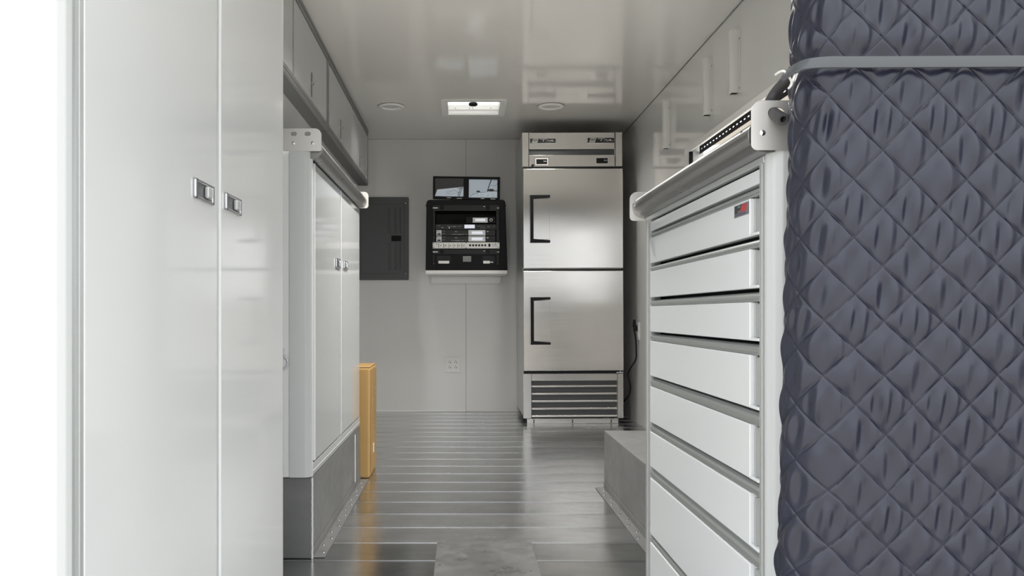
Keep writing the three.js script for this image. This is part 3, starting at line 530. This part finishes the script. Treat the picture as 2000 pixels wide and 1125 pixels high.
// ================================================================= rack case, its shelf and what is racked in it
{
  const S = 270, d = 6.2, X = (cx) => (820 + 0.2045 * cx - 902) / S, Y = (cy) => (614 - (330 + 0.2045 * cy)) / S;
  const sh = thing('wall_shelf', 'white wall shelf carrying the black rack case', 'shelf', [0.035, 0.293, 6.4]);
  part(sh, 'board', B(X(56), X(835), 0.293, Y(968) - 0.0005, d - 0.005, DB - 0.001, 0.002), mat.plastic_white);
  part(sh, 'ledger', B(X(92), X(795), 0.235, 0.2925, DB - 0.06, DB - 0.001, 0.002), mat.wall);
  const rc = thing('rack_case', 'black moulded rack case full of audio gear on the wall shelf', 'rack case', [0.035, Y(966), 6.4], undefined);
  const yB = Y(966), yT = Y(300), outer = new THREE.Shape();
  { const a = X(60), b = X(832), c = X(68), e = X(812), r = 0.024; outer.moveTo(a, yB); outer.lineTo(b, yB); outer.lineTo(e, yT - r); outer.quadraticCurveTo(e, yT, e - r, yT); outer.lineTo(c + r, yT); outer.quadraticCurveTo(c, yT, c, yT - r); outer.closePath(); }
  hole(outer, X(118), X(766), Y(925), Y(338), 0.004);
  part(rc, 'shell', plate(outer, d, 0.34, 0.004), mat.black);
  part(rc, 'back_panel', B(X(119), X(765), Y(924), Y(339), d + 0.3, d + 0.31, 0), mat.gap);
  for (const [a, b] of [[119, 146], [730, 765]]) {
    const rl = part(rc, 'rack_rail', B(X(a), X(b), Y(924), Y(340), d + 0.0135, d + 0.018, 0.0005), mat.charcoal);
    for (const cy of [490, 590, 650, 905]) part(rl, 'rack_screw', cyl(X((a + b) / 2), Y(cy), d + 0.0125, 0.0035, 0.003, 'd', 10), mat.black_gloss);
  }
  for (const cx of [64, 815]) part(rc, 'catch', cyl(X(cx), Y(348), d + 0.02, 0.008, 0.012, 'd', 14), mat.black_gloss);
  part(rc, 'blank', B(X(147), X(729), Y(524), Y(401), d + 0.2, d + 0.205, 0), mat.charcoal);
  // flat strips at the top and below the power conditioner
  function strip(cy0, cy1, label) {
    const t = thing('vent_panel', label, 'rack panel', [0.03, Y(cy1), d]);
    const f = part(t, 'face', B(X(121), X(763), Y(cy1), Y(cy0), d + 0.006, d + 0.011, 0.001), mat.charcoal); void f;
    for (const cx of [212, 652]) part(t, 'latch', B(X(cx - 18), X(cx + 16), Y(cy1 - 10), Y(cy0 + 8), d + 0.003, d + 0.0058, 0.001), mat.black);
    part(t, 'badge', B(X(124), X(172), Y((cy0 + cy1) / 2 + 6), Y((cy0 + cy1) / 2 - 2), d + 0.0052, d + 0.0059, 0), mat.plastic_white);
    part(t, 'badge', M(B(X(736), X(746), Y((cy0 + cy1) / 2 + 6), Y((cy0 + cy1) / 2), d + 0.0052, d + 0.0059, 0), B(X(749), X(758), Y((cy0 + cy1) / 2 + 6), Y((cy0 + cy1) / 2), d + 0.0052, d + 0.0059, 0), B(X(608), X(622), Y(cy0 + 20), Y(cy0 + 15), d + 0.0052, d + 0.0059, 0)), mat.plastic_white);
  }
  strip(341, 399, 'dark grey rack panel at the top of the rack case');
  strip(766, 814, 'dark grey rack panel under the silver power strip');
  const marks = (seedN, rowsN) => canvas(1024, 96, (g, w, h) => {
    g.fillStyle = '#0c0c0d'; g.fillRect(0, 0, w, h); let s = seedN; const r = () => (s = (s * 16807) % 2147483647) / 2147483647;
    g.fillStyle = '#b8b8b8'; for (const [x, y, ww, hh] of rowsN) for (let k = 0; k < ww; k += 7) if (r() > 0.25) g.fillRect(x + k, y + r() * 2, 4, hh);
  });
  function unit(name, label, cat, cx0, cx1, cy0, cy1, tex, depth = 0.18) {
    const t = thing(name, label, cat, [(X(cx0) + X(cx1)) / 2, Y(cy1), d + 0.1]);
    part(t, 'chassis', B(X(cx0), X(cx1), Y(cy1), Y(cy0), d + 0.008, d + depth, 0.0015), mat.black);
    if (tex) { const f = new THREE.PlaneGeometry(X(cx1) - X(cx0) - 0.002, Y(cy0) - Y(cy1) - 0.002); f.translate((X(cx0) + X(cx1)) / 2, (Y(cy0) + Y(cy1)) / 2 + H, -(d + 0.0077)); part(t, 'faceplate', f, printed(tex)); }
    return t;
  }
  const glow = (c) => std({ color: new THREE.Color(c), emissive: new THREE.Color(c), emissiveIntensity: 0.35, roughness: 0.25 });
  const lcd = glow('#e3e6f2');
  const face = (t, name, cx0, cx1, cy0, cy1, t0, t1, m, r = 0.0008) => part(t, name, B(X(cx0), X(cx1), Y(cy1), Y(cy0), d + t0, d + t1, r), m);
  {
    const t = unit('audio_unit', 'short half-width audio unit with a round dial, highest in the rack', 'audio unit', 440, 722, 457, 518);
    face(t, 'display_bezel', 505, 648, 465, 512, 0.005, 0.0078, mat.alu); face(t, 'display', 530, 625, 476, 497, 0.004, 0.0049, lcd, 0.0003);
    part(t, 'dial', M(cyl(X(680), Y(487), d + 0.002, 0.013, 0.011, 'd', 28), new THREE.TorusGeometry(0.0135, 0.0016, 8, 32).translate(X(680), Y(487) + H, -(d + 0.0045))), mat.black_gloss);
    part(t, 'dial_ring', new THREE.TorusGeometry(0.0095, 0.0012, 8, 28).translate(X(680), Y(487) + H, -(d - 0.004)), mat.plastic_white);
  }
  {
    const t = unit('audio_unit', 'full-width black audio unit with one white display, below the short unit', 'audio unit', 150, 728, 527, 579, marks(11, [[24, 20, 60, 8], [70, 58, 70, 6], [190, 30, 240, 9], [290, 46, 60, 8], [700, 30, 130, 7], [760, 62, 80, 6], [880, 40, 40, 8]]));
    face(t, 'display', 426, 525, 532, 567, 0.004, 0.0075, lcd); part(t, 'dial', cyl(X(708), Y(550), d + 0.003, 0.008, 0.009, 'd', 24), mat.black_gloss);
    part(t, 'jack', M(cyl(X(218), Y(559), d + 0.005, 0.0028, 0.005, 'd', 12), cyl(X(281), Y(561), d + 0.005, 0.0045, 0.005, 'd', 14)), mat.plastic_white);
  }
  const meter = canvas(128, 128, (g, w, h) => { g.fillStyle = '#c9c9cf'; g.fillRect(0, 0, w, h); g.strokeStyle = '#18181a'; g.lineWidth = 8; g.beginPath(); g.moveTo(4, 8); g.lineTo(80, 56); g.stroke(); g.fillStyle = '#141416'; g.fillRect(22, 78, 84, 38); });
  for (const [cy0, cy1, label] of [[582, 637, 'full-width black receiver with a grey display, upper of the matching pair'], [641, 696, 'full-width black receiver with a grey display, lower of the matching pair']]) {
    const t = unit('receiver', label, 'receiver', 152, 722, cy0, cy1, marks(cy0, [[110, 12, 50, 7], [114, 56, 36, 12], [330, 20, 40, 14], [270, 68, 210, 12], [500, 66, 40, 8]]));
    const pq = new THREE.PlaneGeometry(X(207) - X(158), Y(cy0 + 2) - Y(cy1 - 2)); pq.translate((X(207) + X(158)) / 2, (Y(cy0) + Y(cy1)) / 2 + H, -(d + 0.0072)); part(t, 'level_meter', pq, printed(meter));
    face(t, 'display_bezel', 464, 626, cy0 + 1, cy1 - 2, 0.005, 0.0075, mat.alu); face(t, 'display', 495, 600, cy0 + 14, cy0 + 40, 0.004, 0.0049, lcd, 0.0003);
    for (let k = 0; k < 6; k++) { const cx = 648 + (k % 3) * 26, cy = cy0 + 16 + Math.floor(k / 3) * 22; face(t, 'button', cx - 8, cx + 8, cy - 5, cy + 4, 0.004, 0.0075, k === 0 ? mat.alu : mat.charcoal, 0.0005); }
  }
  {
    const t = thing('power_strip', 'silver rack power strip with a row of switches and black knobs', 'power strip', [0.03, Y(760), d]);
    part(t, 'face', B(X(121), X(761), Y(759), Y(701), d + 0.004, d + 0.0125, 0.001), mat.plate);
    for (const cx of [202, 247, 290, 334, 378, 422]) {
      const s = face(t, 'switch', cx - 14, cx + 14, 716, 744, 0.0015, 0.0038, mat.plastic_white);
      face(s, 'toggle', cx - 5, cx + 4, 724, 738, -0.0015, 0.0012, mat.alu_dark);
    }
    for (const cx of [180, 228, 275, 320, 362, 402]) face(t, 'divider', cx - 2, cx + 2, 712, 752, 0.003, 0.0038, mat.black, 0.0003);
    for (const cx of [480, 509, 538, 567, 596, 625]) part(t, 'knob', cyl(X(cx), Y(729), d - 0.001, 0.0065, 0.009, 'd', 20, 0.0075), mat.black);
    face(t, 'rocker', 655, 674, 714, 743, 0.001, 0.0038, mat.black); face(t, 'badge', 685, 742, 712, 744, 0.0032, 0.0038, mat.alu, 0.0003);
    for (const [cx, cy] of [[133, 708], [133, 750], [748, 706], [748, 750], [443, 706], [443, 755], [160, 716], [722, 716]]) part(t, 'rack_screw', cyl(X(cx), Y(cy), d + 0.003, 0.0035, 0.003, 'd', 10), mat.black);
  }
  {
    const t = thing('drawer_unit', 'black drawer unit with two recessed pulls at the bottom of the rack case', 'rack drawer', [0.03, Y(920), d]);
    part(t, 'front', plate(rrect(X(148), X(727), Y(921), Y(817), [0.006, 0.006, 0.006, 0.006]), d + 0.005, 0.006, 0.001), mat.black);
    for (const [a, b] of [[162, 292], [598, 715]]) part(t, 'pull_recess', plate(rrect(X(a), X(b), Y(910), Y(830), [0.006, 0.006, 0.01, 0.01]), d + 0.0038, 0.001, 0.0003), mat.gap);
    part(t, 'pull', plate(rrect(X(178), X(280), Y(903), Y(878), [0.001, 0.001, 0.005, 0.005]), d + 0.001, 0.0026, 0.0004), mat.plastic_white, 'white pull');
    part(t, 'pull', plate(rrect(X(606), X(668), Y(903), Y(878), [0.002, 0.001, 0.003, 0.003]), d + 0.001, 0.0026, 0.0004), mat.plastic_white, 'white pull');
    face(t, 'badge', 672, 700, 886, 894, 0.0032, 0.0037, mat.plastic_white, 0.0002); face(t, 'label_plate', 411, 490, 832, 886, 0.003, 0.0048, mat.alu_dark, 0.0005);
  }
  // the double monitor stands on the case
  const t = thing('monitor', 'black double monitor with two small screens standing on the rack case', 'monitor', [0.035, yT, 6.3]);
  const ang = -0.012, mk = (g) => { g.translate(-X(440), -(Y(290) + H), d); g.rotateZ(ang); g.translate(X(440), Y(290) + H, -d); return g; };
  part(t, 'housing', mk(plate(hole(hole(rrect(X(124), X(764), Y(286), Y(70), [0.003, 0.003, 0.003, 0.003]), X(143), X(417), Y(262), Y(86), 0.001), X(466), X(741), Y(270), Y(93), 0.001), d + 0.02, 0.012, 0.001)), mat.black);
  part(t, 'back', mk(B(X(126), X(762), Y(285), Y(71), d + 0.032, d + 0.05, 0.002)), mat.black);
  part(t, 'stand', B(X(290), X(600), yT + 0.0006, Y(284), d + 0.05, d + 0.12, 0.002), mat.black);
  part(t, 'badge', mk(M(B(X(258), X(298), Y(276), Y(271), d + 0.0192, d + 0.0199, 0), B(X(352), X(402), Y(281), Y(276), d + 0.0192, d + 0.0199, 0), B(X(582), X(616), Y(281), Y(276), d + 0.0192, d + 0.0199, 0), B(X(676), X(722), Y(284), Y(279), d + 0.0192, d + 0.0199, 0))), mat.plate);
  const s1 = canvas(512, 330, (g, w, h) => {
    g.fillStyle = '#0b0c0d'; g.fillRect(0, 0, w, h); g.fillStyle = '#b4bfca'; g.beginPath(); g.moveTo(40, h * 0.62); g.lineTo(w, h * 0.46); g.lineTo(w, h); g.lineTo(0, h * 0.98); g.lineTo(20, h * 0.8); g.fill();
    g.strokeStyle = '#5e6a78'; g.lineWidth = 4; g.beginPath(); g.moveTo(200, h * 0.74); g.lineTo(360, h * 0.66); g.lineTo(420, h * 0.78); g.lineTo(260, h * 0.88); g.closePath(); g.moveTo(330, h * 0.62); g.lineTo(440, h * 0.8); g.moveTo(190, h * 0.9); g.lineTo(300, h * 0.7); g.stroke();
    g.strokeStyle = '#1c2026'; g.lineWidth = 9; g.beginPath(); g.moveTo(w * 0.96, h * 0.46); g.lineTo(w * 0.84, h); g.moveTo(w * 0.9, h * 0.5); g.lineTo(w * 0.8, h * 0.95); g.moveTo(w * 0.78, h * 0.56); g.lineTo(w * 0.98, h * 0.52); g.stroke();
  });
  const s2 = canvas(512, 330, (g, w, h) => {
    g.fillStyle = '#aab6c1'; g.fillRect(0, 0, w, h); g.fillStyle = '#b7c2cc'; g.beginPath(); g.moveTo(0, h); g.lineTo(40, h * 0.86); g.lineTo(180, h * 0.74); g.lineTo(w, h * 0.66); g.lineTo(w, h); g.fill();
    g.strokeStyle = '#1a1d22'; g.lineWidth = 5; g.beginPath(); g.moveTo(20, h); g.lineTo(60, h * 0.84); g.lineTo(140, h * 0.76); g.lineTo(180, h * 0.7); g.lineTo(310, h * 0.68); g.stroke();
    g.lineWidth = 16; g.beginPath(); g.moveTo(400, 0); g.lineTo(330, h * 0.66); g.stroke(); g.lineWidth = 4; g.beginPath(); g.moveTo(400, 30); g.lineTo(500, 6); g.moveTo(400, h * 0.3); g.lineTo(480, h * 0.34); g.lineTo(w, h * 0.2); g.stroke();
    g.fillStyle = '#15181c'; g.beginPath(); g.ellipse(170, h * 0.66, 34, 16, 0, 0, 7); g.fill(); g.beginPath(); g.ellipse(400, h * 0.58, 54, 24, 0, 0, 7); g.fill(); g.fillRect(330, h * 0.6, 180, 12);
    g.strokeStyle = '#6d7883'; g.lineWidth = 3; for (const x of [80, 150, 220, 250, 330, 350, 430]) { g.beginPath(); g.moveTo(x, h * 0.78); g.lineTo(x + 4, h * 0.95); g.stroke(); }
  });
  for (const [tex, a, b, c, e] of [[s1, 143, 417, 86, 262], [s2, 466, 741, 93, 270]]) {
    const f = new THREE.PlaneGeometry(X(b) - X(a), Y(c) - Y(e)); f.translate((X(a) + X(b)) / 2, (Y(c) + Y(e)) / 2 + H, -(d + 0.0255));
    part(t, 'screen', mk(f), phys({ map: tex, emissive: new THREE.Color(1, 1, 1), emissiveMap: tex, emissiveIntensity: 0.25, roughness: 0.15 }));
  }
}

// ================================================================= three hollow channels on the right wall
{
  function channel(d, label) {
    const t = thing('wall_channel', label, 'wall channel', [XR - 0.018, 0.965, d + 0.02], 'hollow channels on the right wall');
    const s = hole(rrect(XR - 0.036, XR - 0.0005, d, d + 0.042, [0.001, 0.001, 0.001, 0.001]), XR - 0.0345, XR - 0.002, d + 0.0015, d + 0.0405, 0.0005);
    const g = new THREE.ExtrudeGeometry(s, { depth: 0.276, bevelEnabled: false }); g.rotateX(-Math.PI / 2); g.translate(0, 0.9655 + H, 0);
    part(t, 'tube', uvm(toCreasedNormals(g, 0.5)), mat.plastic_white);
    part(t, 'bore_shade', B(XR - 0.0343, XR - 0.0022, 0.968, 0.972, d + 0.0017, d + 0.0403, 0), mat.black);  // black sheet in place of the shade inside the hollow tube
    part(t, 'flange', B(XR - 0.0025, XR - 0.0004, 0.966, 1.241, d - 0.012, d - 0.0003, 0.0005), mat.plastic_white);
    for (const y of [0.985, 1.2]) part(t, 'rivet', cyl(XR - 0.0035, y, d - 0.006, 0.003, 0.003, 'x', 10), mat.alu_dark);
  }
  channel(4.985, 'hollow white wall channel closest to the refrigerator');
  channel(4.145, 'hollow white wall channel, middle of the three');
  channel(3.735, 'hollow white wall channel farthest from the refrigerator');
}

// ================================================================= floor hatch
{
  const t = thing('floor_hatch', 'dark square metal hatch plate let into the aluminium floor', 'floor hatch', [0.075, -H, 2.5]);
  part(t, 'plate', B(-0.081, 0.2285, -H + 0.0004, -H + 0.0032, 2.3, 2.822, 0.001), mat.hatch);
  for (const [x, d] of [[-0.065, 2.76], [0.07, 2.805], [0.205, 2.77], [0.2, 2.66], [-0.06, 2.45], [0.2, 2.5], [-0.065, 2.56]]) part(t, 'screw', cyl(x, -H + 0.0036, d, 0.005, 0.0012, 'y', 12), mat.chrome);
}

// ================================================================= quilted blanket, strap and hose on the right
{
  const t = thing('quilted_blanket', 'dark blue quilted moving blanket hanging beside the drawer cabinet', 'blanket', [0.75, -H, 1.28]);
  const d0 = 1.222, d1 = 1.336, r = 0.05, xL = 0.4895, xR = 1.02, y0 = -H + 0.004, y1 = YC - 0.006, L = 0.0806;
  // plan outline: rear left -> round the front left corner -> front -> round the front right corner -> rear right
  const path = [], step = 0.0016, arc = (cx, cd, rx, rd, a0, a1) => { const n = Math.ceil(Math.max(rx, rd) * Math.abs(a1 - a0) / step); for (let k = 0; k < n; k++) { const a = a0 + (a1 - a0) * k / n; path.push([cx + rx * Math.cos(a), cd + rd * Math.sin(a), Math.cos(a), Math.sin(a)]); } };
  const lineTo = (xa, xb, dd, nd, st = step) => { const n = Math.ceil(Math.abs(xb - xa) / st); for (let k = 0; k < n; k++) path.push([xa + (xb - xa) * k / n, dd, 0, nd]); };
  lineTo(0.62, xL + r, d1, 1, 0.006); arc(xL + r, (d0 + d1) / 2, r, (d1 - d0) / 2, Math.PI / 2, Math.PI * 1.5); lineTo(xL + r, 0.84, d0, -1); lineTo(0.84, xR - r, d0, -1, 0.005); arc(xR - r, (d0 + d1) / 2, r, (d1 - d0) / 2, -Math.PI / 2, Math.PI / 2); path.push([xR - r, d1, 0, 1]); lineTo(xR - r, 0.62, d1, 1, 0.006); path.push([0.62, d1, 0, 1]);
  const ys = []; for (let y = y0; y < y1;) { ys.push(y); y += y > -0.47 && y < 0.53 ? 0.0016 : 0.006; } ys.push(y1);
  const nu = path.length, nv = ys.length, pos = new Float32Array(nu * nv * 3), uv = new Float32Array(nu * nv * 2), us = [0];
  for (let i = 1; i < nu; i++) us.push(us[i - 1] + Math.hypot(path[i][0] - path[i - 1][0], path[i][1] - path[i - 1][1]));
  const uRef = us[path.findIndex((p) => p[1] <= d0 + 1e-6)];          // where the front begins
  const yStrap = 0.366;
  const warp = (u, y) => [u - uRef - 0.0205 + 0.006 * N(u * 5, y * 5, 3.3) + 0.018 * (y - 0.2) * 0.35, y - 0.032 + 0.006 * N(u * 6, y * 6, 7.7)];
  const bulge = (u, y) => {
    const [wu, wy] = warp(u, y), a = (wu + wy) / L, b = (wu - wy) / L, fa = Math.abs(Math.sin(Math.PI * a)), fb = Math.abs(Math.sin(Math.PI * b)), m = fa * fb, soft = Math.pow(m, 0.45), sa = Math.min(fa, fb) * L / Math.PI * 0.7071, seam = Math.exp(-Math.pow(sa / 0.0013, 2));
    const ia = Math.floor(a), ib = Math.floor(b), id = ia * 7.13 + ib * 3.71, cu = wu - (ia + ib + 1) * L / 2, cy = wy - (ia - ib) * L / 2;   // place within the diamond
    const off = 0.008 * Math.sin(id * 5.3), q = 1.15 * Math.pow(m, 0.75);
    const wave = Math.cos(2 * Math.PI * ((cu - off - 0.15 * cy) / (0.031 + 0.01 * Math.sin(id * 2.9)) + 0.5)) * (cy < 0.01 ? 1 : Math.exp(-Math.pow((cy - 0.01) / 0.016, 2)));
    const cr = N(u * 34 + id, y * 5, id), cr2 = N(u * 95, y * 14, 3.1 + id);
    return 0.0038 * soft - 0.0013 * seam + (0.0031 * wave + 0.006 * cr + 0.0009 * cr2) * q + 0.003 * N(u * 9, y * 6, 5.1) + 0.005 * N(u * 3.5, y * 1.7, 9.4);
  };
  for (let j = 0; j < nv; j++) for (let i = 0; i < nu; i++) {
    const [x, dd, nx, nd] = path[i], y = ys[j], o = (j * nu + i);
    const pinch = Math.exp(-Math.pow((y - yStrap) / 0.018, 2)), puff = 0.004 * Math.exp(-Math.pow((y - yStrap) / 0.07, 2));
    let h = bulge(us[i], y) * (1 - 0.75 * pinch) + puff - 0.007 * pinch;
    if (nd > 0.5) h = Math.min(h, 0.004);
    const hem = (0.1 - y) * 0.028;                                       // it hangs a little wider towards the floor
    pos[o * 3] = x + nx * h - (nx < 0 ? -nx : 0) * hem; pos[o * 3 + 1] = y + H; pos[o * 3 + 2] = -(dd + nd * h);
    uv[o * 2] = us[i]; uv[o * 2 + 1] = y;
  }
  const idx = [];
  for (let j = 0; j < nv - 1; j++) for (let i = 0; i < nu - 1; i++) { const a = j * nu + i, b = a + 1, c = a + nu, e = c + 1; idx.push(a, c, b, b, c, e); }
  const g = new THREE.BufferGeometry(); g.setAttribute('position', new THREE.BufferAttribute(pos, 3)); g.setAttribute('uv', new THREE.BufferAttribute(uv, 2)); g.setIndex(idx); g.computeVertexNormals();
  // face outwards
  { const n = g.attributes.normal, k = (Math.floor(nv / 2) * nu + path.findIndex((p) => p[1] <= d0 + 1e-6) + 40); if (n.getZ(k) < 0) { for (let q = 0; q < idx.length; q += 3) { const s = idx[q + 1]; idx[q + 1] = idx[q + 2]; idx[q + 2] = s; } g.setIndex(idx); g.computeVertexNormals(); } }
  const spot = pos.slice();                                             // the sheet's points in the world, before its mesh is centred
  const weave = field(256, (u, v) => 0.5 + 0.25 * Math.sin(u * 2 * Math.PI * 64) * Math.sin(v * 2 * Math.PI * 64) + 0.2 * loopN(u, v, 30, 30, 2.4), 8);
  part(t, 'quilted_cover', g, phys({ color: new THREE.Color(0.017, 0.0187, 0.034), ior: 1.5, roughness: 0.3, sheen: 0.15, sheenRoughness: 0.4, sheenColor: new THREE.Color(0.5, 0.52, 0.65), bumpMap: weave, bumpScale: 0.00008 }));
  // stitches lying in the seams
  const stitch = new THREE.CylinderGeometry(0.00055, 0.00055, 0.0042, 4), mats = [], m4 = new THREE.Matrix4(), q4 = new THREE.Quaternion(), up = new THREE.Vector3(0, 1, 0), one = new THREE.Vector3(1, 1, 1);
  const i0 = path.findIndex((p) => p[2] < -0.4 && p[3] <= 0), i1 = path.findIndex((p, i) => i > i0 && p[2] > 0.5);
  const at = (i, j) => new THREE.Vector3(spot[(j * nu + i) * 3], spot[(j * nu + i) * 3 + 1], spot[(j * nu + i) * 3 + 2]);
  const seamCells = [];
  for (let j = 1; j < nv - 1; j++) for (let i = i0; i < i1; i++) {
    const y = ys[j], [wu, wy] = warp(us[i], y);
    for (const s of [1, -1]) {
      const a = (wu + s * wy) / L, [wu2] = warp(us[i - 1], y), a2 = (wu2 + s * wy) / L;
      if (Math.floor(a) !== Math.floor(a2)) seamCells.push([i, j, s]);
    }
  }
  for (const [i, j, s] of seamCells) {
    if (j % 2) continue;
    const p = at(i, j), i2 = Math.min(nu - 1, Math.max(0, i - s)), dir = at(i2, j + 1).sub(p).normalize(), [, , nx, nd] = path[i];
    if (!(dir.lengthSq() > 0.5)) continue;
    q4.setFromUnitVectors(up, dir); m4.compose(p.add(new THREE.Vector3(nx * 0.0003, 0, -nd * 0.0003)), q4, one); mats.push(m4.clone());
  }
  const st = part(t, 'stitching', M(mats.map((m) => stitch.clone().applyMatrix4(m))), std({ color: new THREE.Color(0.03, 0.032, 0.05), roughness: 0.7 })); st.userData.kind = 'stuff';
  part(t, 'core', B(xL + 0.03, xR - 0.03, y0 + 0.004, y1 - 0.002, d0 + 0.022, d1 - 0.012, 0.02), mat.charcoal);

  // rubber strap pulled across it, hooked on the left
  const sp = thing('rubber_strap', 'grey flat rubber strap pulled across the quilted blanket', 'strap', [0.75, yStrap, 1.21]);
  const P = (px, py, dd) => V((px - 902) * dd / FOCAL, (614 - py) * dd / FOCAL, dd);
  const pts = [V(1.0, yStrap, 1.345), V(1.045, yStrap, 1.315), V(1.052, yStrap, 1.27), V(1.035, yStrap, 1.228), V(1.0, yStrap, 1.209), P(2180, 120, 1.207), P(1980, 120, 1.207), P(1800, 121, 1.207), P(1680, 121.5, 1.207), P(1610, 122, 1.208), P(1575, 126, 1.214), P(1552, 135, 1.232), P(1531, 149, 1.262)];
  const curve = new THREE.CatmullRomCurve3(pts, false, 'centripetal'), ns = 140, hw = 0.0084, th = 0.0022, vp = [], vi = [], ring = [];
  for (let k = 0; k < 10; k++) { const a = k / 10 * Math.PI * 2, c = Math.cos(a), s = Math.sin(a); ring.push([Math.sign(c) * Math.pow(Math.abs(c), 0.35), Math.sign(s) * Math.pow(Math.abs(s), 0.35)]); }
  for (let k = 0; k <= ns; k++) {
    const u = k / ns, p = curve.getPointAt(u), tan = curve.getTangentAt(u), e = Math.max(0, (u - 0.89) / 0.11), wdir = new THREE.Vector3(0, 1, 0).addScaledVector(tan, -tan.y).normalize().applyAxisAngle(tan, e * 0.5), nrm = new THREE.Vector3().crossVectors(tan, wdir);
    for (const [c, s] of ring) { const q = p.clone().addScaledVector(wdir, c * hw * (1 - 0.15 * e)).addScaledVector(nrm, s * th * (1 + e * 0.5)); vp.push(q.x, q.y, q.z); }
    if (k) for (let c = 0; c < 10; c++) { const a = (k - 1) * 10 + c, b = (k - 1) * 10 + (c + 1) % 10; vi.push(a, b, a + 10, b, b + 10, a + 10); }
  }
  for (let c = 1; c < 9; c++) { vi.push(0, c + 1, c); vi.push(ns * 10, ns * 10 + c, ns * 10 + c + 1); }
  const sg = new THREE.BufferGeometry(); sg.setAttribute('position', new THREE.BufferAttribute(new Float32Array(vp), 3)); sg.setIndex(vi);
  part(sp, 'band', uvm(toCreasedNormals(sg.toNonIndexed(), 0.7)), std({ color: new THREE.Color(0.08, 0.086, 0.092), roughness: 0.45 }));
  const wp = [P(1515, 146, 1.275), P(1522, 141, 1.262), P(1531, 139, 1.252), P(1538, 146, 1.256), P(1545, 157, 1.262), P(1546, 165, 1.262), P(1540, 173, 1.268)].map((v) => v);
  part(sp, 'hook', new THREE.TubeGeometry(new THREE.CatmullRomCurve3(wp, false, 'centripetal'), 40, 0.0018, 8), mat.plastic_white, 'white wire hook');

  const ho = thing('rubber_hose', 'cut end of black rubber hose poking through the bracket slot', 'hose', [0.5, 0.3, 1.35]);
  const hp = [P(1530, 233, 1.325), P(1520, 227, 1.34), P(1511, 221, 1.36), P(1505, 212, 1.385), P(1505, 198, 1.4), P(1516, 180, 1.395), P(1533, 160, 1.375), P(1550, 138, 1.358)];
  const hc = new THREE.CatmullRomCurve3(hp, false, 'centripetal'); const hg = new THREE.TubeGeometry(hc, 60, 0.0094, 18), hi = new THREE.TubeGeometry(hc, 60, 0.0052, 14);
  // the cut end: an annulus joining outer and inner wall
  const e0 = hc.getPointAt(0), tn = hc.getTangentAt(0), cap = new THREE.RingGeometry(0.005, 0.0095, 18, 1); cap.lookAt(tn.clone().multiplyScalar(-1)); cap.translate(e0.x, e0.y, e0.z);
  part(ho, 'hose_wall', M(hg, hi), mat.rubber); part(ho, 'cut_end', cap, std({ color: new THREE.Color(0.1, 0.1, 0.1), roughness: 0.9 }));
}

scene.traverse((o) => { if (o.isMesh) { o.castShadow = true; o.receiveShadow = true; } });
renderer.render(scene, camera);
